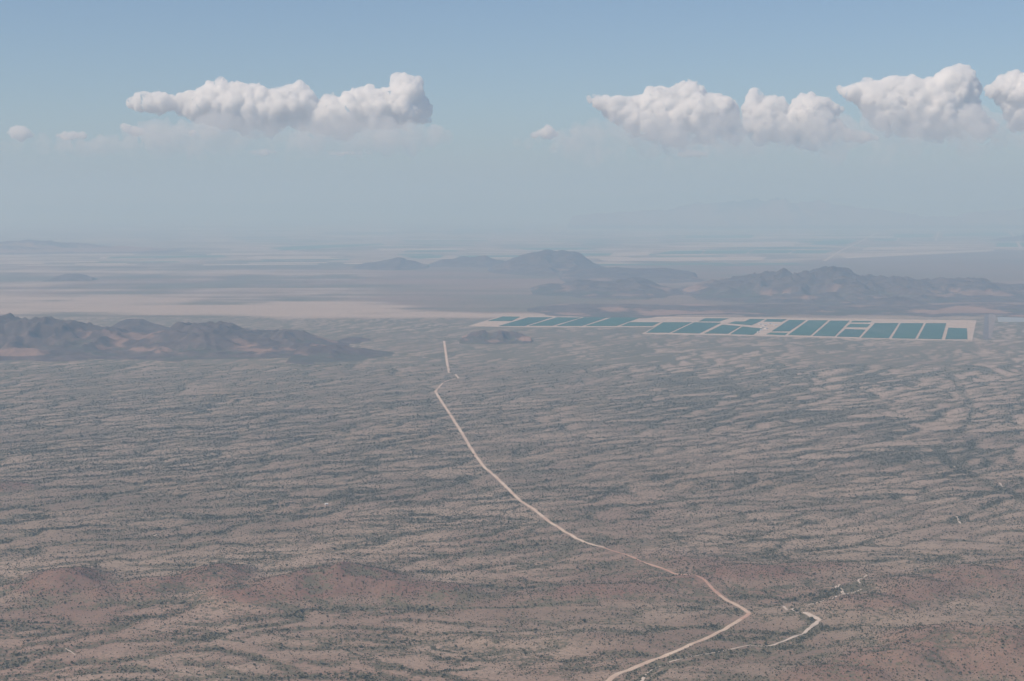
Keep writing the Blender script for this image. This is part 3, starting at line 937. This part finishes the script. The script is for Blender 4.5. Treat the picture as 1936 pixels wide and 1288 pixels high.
def scrub_object():
    n = int(rest.sum())
    me = bpy.data.meshes.new('scrub')
    me.vertices.add(n)
    me.vertices.foreach_set('co', np.stack([x[rest], y[rest], z[rest]], -1).astype(np.float32).ravel())
    for nm, typ, data in (('bsize', 'FLOAT', size[rest]), ('brot', 'FLOAT', rot[rest]), ('bidx', 'INT', rng.integers(0, 3, n))):
        a = me.attributes.new(nm, typ, 'POINT')
        a.data.foreach_set('value', np.asarray(data, dtype=np.float32 if typ == 'FLOAT' else np.int32))
    o = bpy.data.objects.new('scrub', me)
    COL.objects.link(o)
    ng = bpy.data.node_groups.new('scrub_scatter', 'GeometryNodeTree')
    ng.interface.new_socket('Geometry', in_out='INPUT', socket_type='NodeSocketGeometry')
    ng.interface.new_socket('Geometry', in_out='OUTPUT', socket_type='NodeSocketGeometry')
    N = ng.nodes
    gi = N.new('NodeGroupInput'); go = N.new('NodeGroupOutput')
    m2p = N.new('GeometryNodeMeshToPoints')
    ng.links.new(gi.outputs[0], m2p.inputs[0])
    iop = N.new('GeometryNodeInstanceOnPoints')
    ng.links.new(m2p.outputs[0], iop.inputs['Points'])
    jn = N.new('GeometryNodeJoinGeometry')
    for s in src:
        oi = N.new('GeometryNodeObjectInfo')
        oi.transform_space = 'ORIGINAL'
        oi.inputs['Object'].default_value = s
        oi.inputs['As Instance'].default_value = True
        ng.links.new(oi.outputs['Geometry'], jn.inputs[0])
    ng.links.new(jn.outputs[0], iop.inputs['Instance'])
    iop.inputs['Pick Instance'].default_value = True

    def named(nm, typ):
        a = N.new('GeometryNodeInputNamedAttribute')
        a.data_type = typ
        a.inputs[0].default_value = nm
        return a.outputs[0]
    ng.links.new(named('bidx', 'INT'), iop.inputs['Instance Index'])
    cx = N.new('ShaderNodeCombineXYZ')
    ng.links.new(named('brot', 'FLOAT'), cx.inputs[2])
    ng.links.new(cx.outputs[0], iop.inputs['Rotation'])
    ng.links.new(named('bsize', 'FLOAT'), iop.inputs['Scale'])
    ng.links.new(iop.outputs[0], go.inputs[0])
    md = o.modifiers.new('scatter', 'NODES')
    md.node_group = ng
    tag(o, 'dense green desert scrub dotting the plain and lining the washes', 'scrub', kind='stuff')
    print('bushes', n)


scrub_object()


# ------------------------------------------------------------------ clouds
def ico(sub):
    import bmesh
    bm = bmesh.new(); bmesh.ops.create_icosphere(bm, subdivisions=sub, radius=1.0)
    V = np.array([v.co[:] for v in bm.verts]); F = np.array([[v.index for v in f.verts] for f in bm.faces]); bm.free()
    return V, F


ICO = ico(2)


def cloud(poly, D, label, n=220, rmin=2.4, rmax=15, seed=0, vox=36., mat='cloud', thick=1.0, bump=1.0):
    r = np.random.default_rng(500 + seed)
    P = np.array(poly, float)
    mn, mx = P.min(0), P.max(0)
    A, B = P, np.roll(P, -1, 0)
    pts = []
    tries = 0
    while len(pts) < n and tries < 60:
        tries += 1
        c = r.uniform(mn, mx, (400, 2))
        inside = np.zeros(len(c), bool)
        d = np.full(len(c), 1e9)
        for (ax, ay), (bx, by) in zip(A, B):
            cond = (ay > c[:, 1]) != (by > c[:, 1])
            xi = (bx - ax) * (c[:, 1] - ay) / (by - ay + 1e-9) + ax
            inside ^= cond & (c[:, 0] < xi)
            vx, vy = bx - ax, by - ay
            t = np.clip(((c[:, 0] - ax) * vx + (c[:, 1] - ay) * vy) / (vx * vx + vy * vy + 1e-9), 0, 1)
            d = np.minimum(d, np.hypot(c[:, 0] - ax - t * vx, c[:, 1] - ay - t * vy))
        for q in np.where(inside & (d > rmin * .6))[0]:
            rr = min(max(d[q] * r.uniform(.75, 1.12), rmin), rmax) * r.uniform(.75, 1.0)
            pts.append((c[q, 0], c[q, 1], rr, d[q]))
    pts = pts[:n]
    k = D / FPX
    Vs, Fs = [], []
    off = 0
    for cx, cy, rr, dd in pts:
        R = rr * k
        X = atd(cx, cy, D + r.uniform(-1, .6) * min(dd, 40) * k * thick)
        V = ICO[0] * R * r.uniform(.85, 1.15, 3) + np.array(X)
        Vs.append(V); Fs.append(ICO[1] + off); off += len(V)
    me = fast_mesh('cloud_puffs', np.concatenate(Vs), np.concatenate(Fs))
    tmp = bpy.data.objects.new('cloud_tmp', me)
    COL.objects.link(tmp)
    md = tmp.modifiers.new('r', 'REMESH'); md.mode = 'VOXEL'; md.voxel_size = vox * D / 60000.; md.use_smooth_shade = True
    dg = bpy.context.evaluated_depsgraph_get()
    ev = bpy.data.meshes.new_from_object(tmp.evaluated_get(dg))
    bpy.data.objects.remove(tmp)
    nv = len(ev.vertices)
    co = np.empty(nv * 3, np.float32); ev.vertices.foreach_get('co', co); co = co.reshape(-1, 3).astype(float)
    no = np.empty(nv * 3, np.float32); ev.vertices.foreach_get('normal', no); no = no.reshape(-1, 3)
    a, b, c = co[:, 0], co[:, 1], co[:, 2]
    bil = lambda s, sd: np.abs(fbm(a / s + b / s * .37, c / s + b / s * .71, sd, 2))
    disp = bump * (270 * (bil(1000, 601) - .22) + 170 * (bil(420, 611) - .2) + 80 * (bil(180, 621) - .2))
    co = co + no * disp[:, None]
    ev.vertices.foreach_set('co', co.astype(np.float32).ravel()); ev.update()
    ev.materials.clear(); ev.materials.append(M[mat])
    o = bpy.data.objects.new('cloud', ev)
    COL.objects.link(o)
    tag(o, label, 'cloud', 'clouds over the horizon')
    return o


cloud([(243, 192), (262, 179), (300, 175), (345, 177), (380, 163), (420, 153), (455, 153), (480, 157), (510, 165), (540, 161), (560, 158), (571, 151), (583, 162), (597, 176), (600, 188), (615, 178), (632, 169), (642, 176), (652, 166), (662, 162), (680, 167), (700, 164), (720, 168), (738, 162), (744, 143), (770, 141), (794, 142), (799, 160), (801, 182), (812, 205), (820, 236), (780, 242), (700, 244), (660, 262), (620, 258), (570, 252), (545, 240), (520, 262), (470, 262), (430, 250), (385, 236), (350, 216), (300, 212), (250, 206)],
      60000, 'largest cumulus cloud, left of centre, with a square tower at its right end', n=1500, seed=1)
cloud([(1106, 183), (1130, 179), (1170, 181), (1215, 183), (1226, 171), (1245, 165), (1280, 169), (1288, 152), (1305, 149), (1322, 154), (1336, 172), (1372, 178), (1390, 190), (1397, 210), (1392, 225), (1412, 250), (1400, 285), (1330, 276), (1290, 290), (1230, 292), (1198, 262), (1155, 228), (1125, 205)],
      62000, 'cumulus cloud right of centre with a domed peak and slanting left edge', n=1100, seed=2)
cloud([(1398, 200), (1410, 182), (1422, 169), (1436, 167), (1444, 184), (1475, 186), (1492, 196), (1500, 181), (1515, 175), (1545, 180), (1566, 181), (1578, 195), (1594, 208), (1580, 222), (1600, 240), (1650, 258), (1640, 272), (1590, 268), (1560, 288), (1500, 286), (1440, 280), (1405, 262)],
      64000, 'lower lumpy cumulus cloud between two taller clouds', n=800, seed=3)
cloud([(1569, 171), (1582, 161), (1620, 157), (1660, 150), (1700, 145), (1735, 150), (1770, 143), (1783, 131), (1800, 124), (1816, 121), (1830, 133), (1846, 153), (1845, 190), (1866, 218), (1888, 238), (1880, 262), (1800, 262), (1770, 270), (1720, 262), (1680, 262), (1650, 240), (1628, 205), (1600, 184)],
      61000, 'long tall cumulus cloud on the right, rising to a peak at its right end', n=1200, seed=4)
cloud([(1854, 160), (1866, 151), (1878, 155), (1890, 140), (1912, 138), (1935, 133), (1990, 128), (2050, 150), (2060, 250), (1950, 250), (1905, 240), (1885, 200)],
      63000, 'cumulus cloud cut off by the right edge of the picture', n=700, seed=5)
for k, (poly, lab) in enumerate((
    ([(8, 256), (16, 240), (32, 235), (50, 239), (64, 250), (72, 262), (40, 267)], 'small bright puff of cloud nearest the left edge'),
    ([(92, 258), (108, 251), (135, 248), (160, 252), (168, 262), (130, 268)], 'small flat cloud just right of the leftmost puff'),
    ([(220, 240), (234, 234), (252, 238), (276, 244), (280, 256), (248, 256)], 'small cloud below the left tip of the largest cloud'),
    ([(342, 252), (352, 243), (366, 244), (377, 253), (360, 260)], 'tiny cloud puff under the left half of the largest cloud'),
    ([(1000, 258), (1020, 244), (1034, 236), (1048, 244), (1066, 256), (1040, 266)], 'small faint cloud left of the domed right-hand cloud'),
    ([(1590, 262), (1612, 250), (1640, 252), (1664, 262), (1630, 270)], 'faint cloud scrap below the gap between the two right-hand clouds'),
)):
    cloud(poly, 66000, lab, n=70, rmin=2.2, rmax=9, seed=20 + k, vox=38., mat='thin', bump=.5)
for k, (poly, lab) in enumerate((
    ([(180, 262), (260, 232), (330, 222), (420, 216), (560, 222), (700, 218), (815, 232), (860, 262), (800, 290), (600, 305), (330, 302), (120, 296), (-40, 290), (0, 268)], 'thin hazy veil of cloud under the largest cloud'),
    ([(960, 268), (1040, 250), (1110, 222), (1200, 212), (1300, 222), (1400, 215), (1500, 225), (1600, 208), (1700, 212), (1850, 205), (2060, 200), (2060, 290), (1800, 312), (1400, 322), (1100, 306)], 'long thin veil of cloud under the right-hand clouds'),
    ([(440, 289), (470, 284), (520, 283), (560, 288), (500, 294)], 'faint streak of cloud under the largest cloud, left of two'),
    ([(580, 290), (640, 285), (700, 286), (720, 291), (640, 297)], 'faint streak of cloud under the largest cloud, right of two'),
    ([(1240, 292), (1300, 284), (1360, 286), (1420, 292), (1320, 299)], 'faint streak of cloud under the domed right-hand cloud'),
)):
    if k < 2:
        cloud(poly, 55000, lab, n=420, rmin=5, rmax=18, seed=40 + k, vox=90., mat='veil', thick=.5, bump=1.6)
    else:
        cloud(poly, 70000, lab, n=60, rmin=1.8, rmax=4, seed=40 + k, vox=40., mat='thin', bump=.4)

# ------------------------------------------------------------------ haze
def haze():
    m = NT('haze_air')
    pv = m.n('ShaderNodeVolumePrincipled')
    pv.inputs['Color'].default_value = (*HAZE_COLOR, 1)
    pv.inputs['Density'].default_value = HAZE_DENSITY
    pv.inputs['Anisotropy'].default_value = 0.0
    pv.inputs['Absorption Color'].default_value = (*HAZE_ABSORB, 1)      # scatters much, absorbs little: blue close by, paler far off
    m.l(pv.outputs[0], m.out.inputs['Volume'])
    me = bpy.data.meshes.new('haze')
    x0, x1, y0, y1, z0, z1 = -115000, 115000, -24000, 126000, -12, 1400
    V = [(x0, y0, z0), (x1, y0, z0), (x1, y1, z0), (x0, y1, z0), (x0, y0, z1), (x1, y0, z1), (x1, y1, z1), (x0, y1, z1)]
    me.from_pydata(V, [], [(0, 3, 2, 1), (4, 5, 6, 7), (0, 1, 5, 4), (1, 2, 6, 5), (2, 3, 7, 6), (3, 0, 4, 7)])
    o = link('haze', me, m.m)
    tag(o, 'pale blue haze filling the air over the desert', 'haze', kind='stuff')


haze()
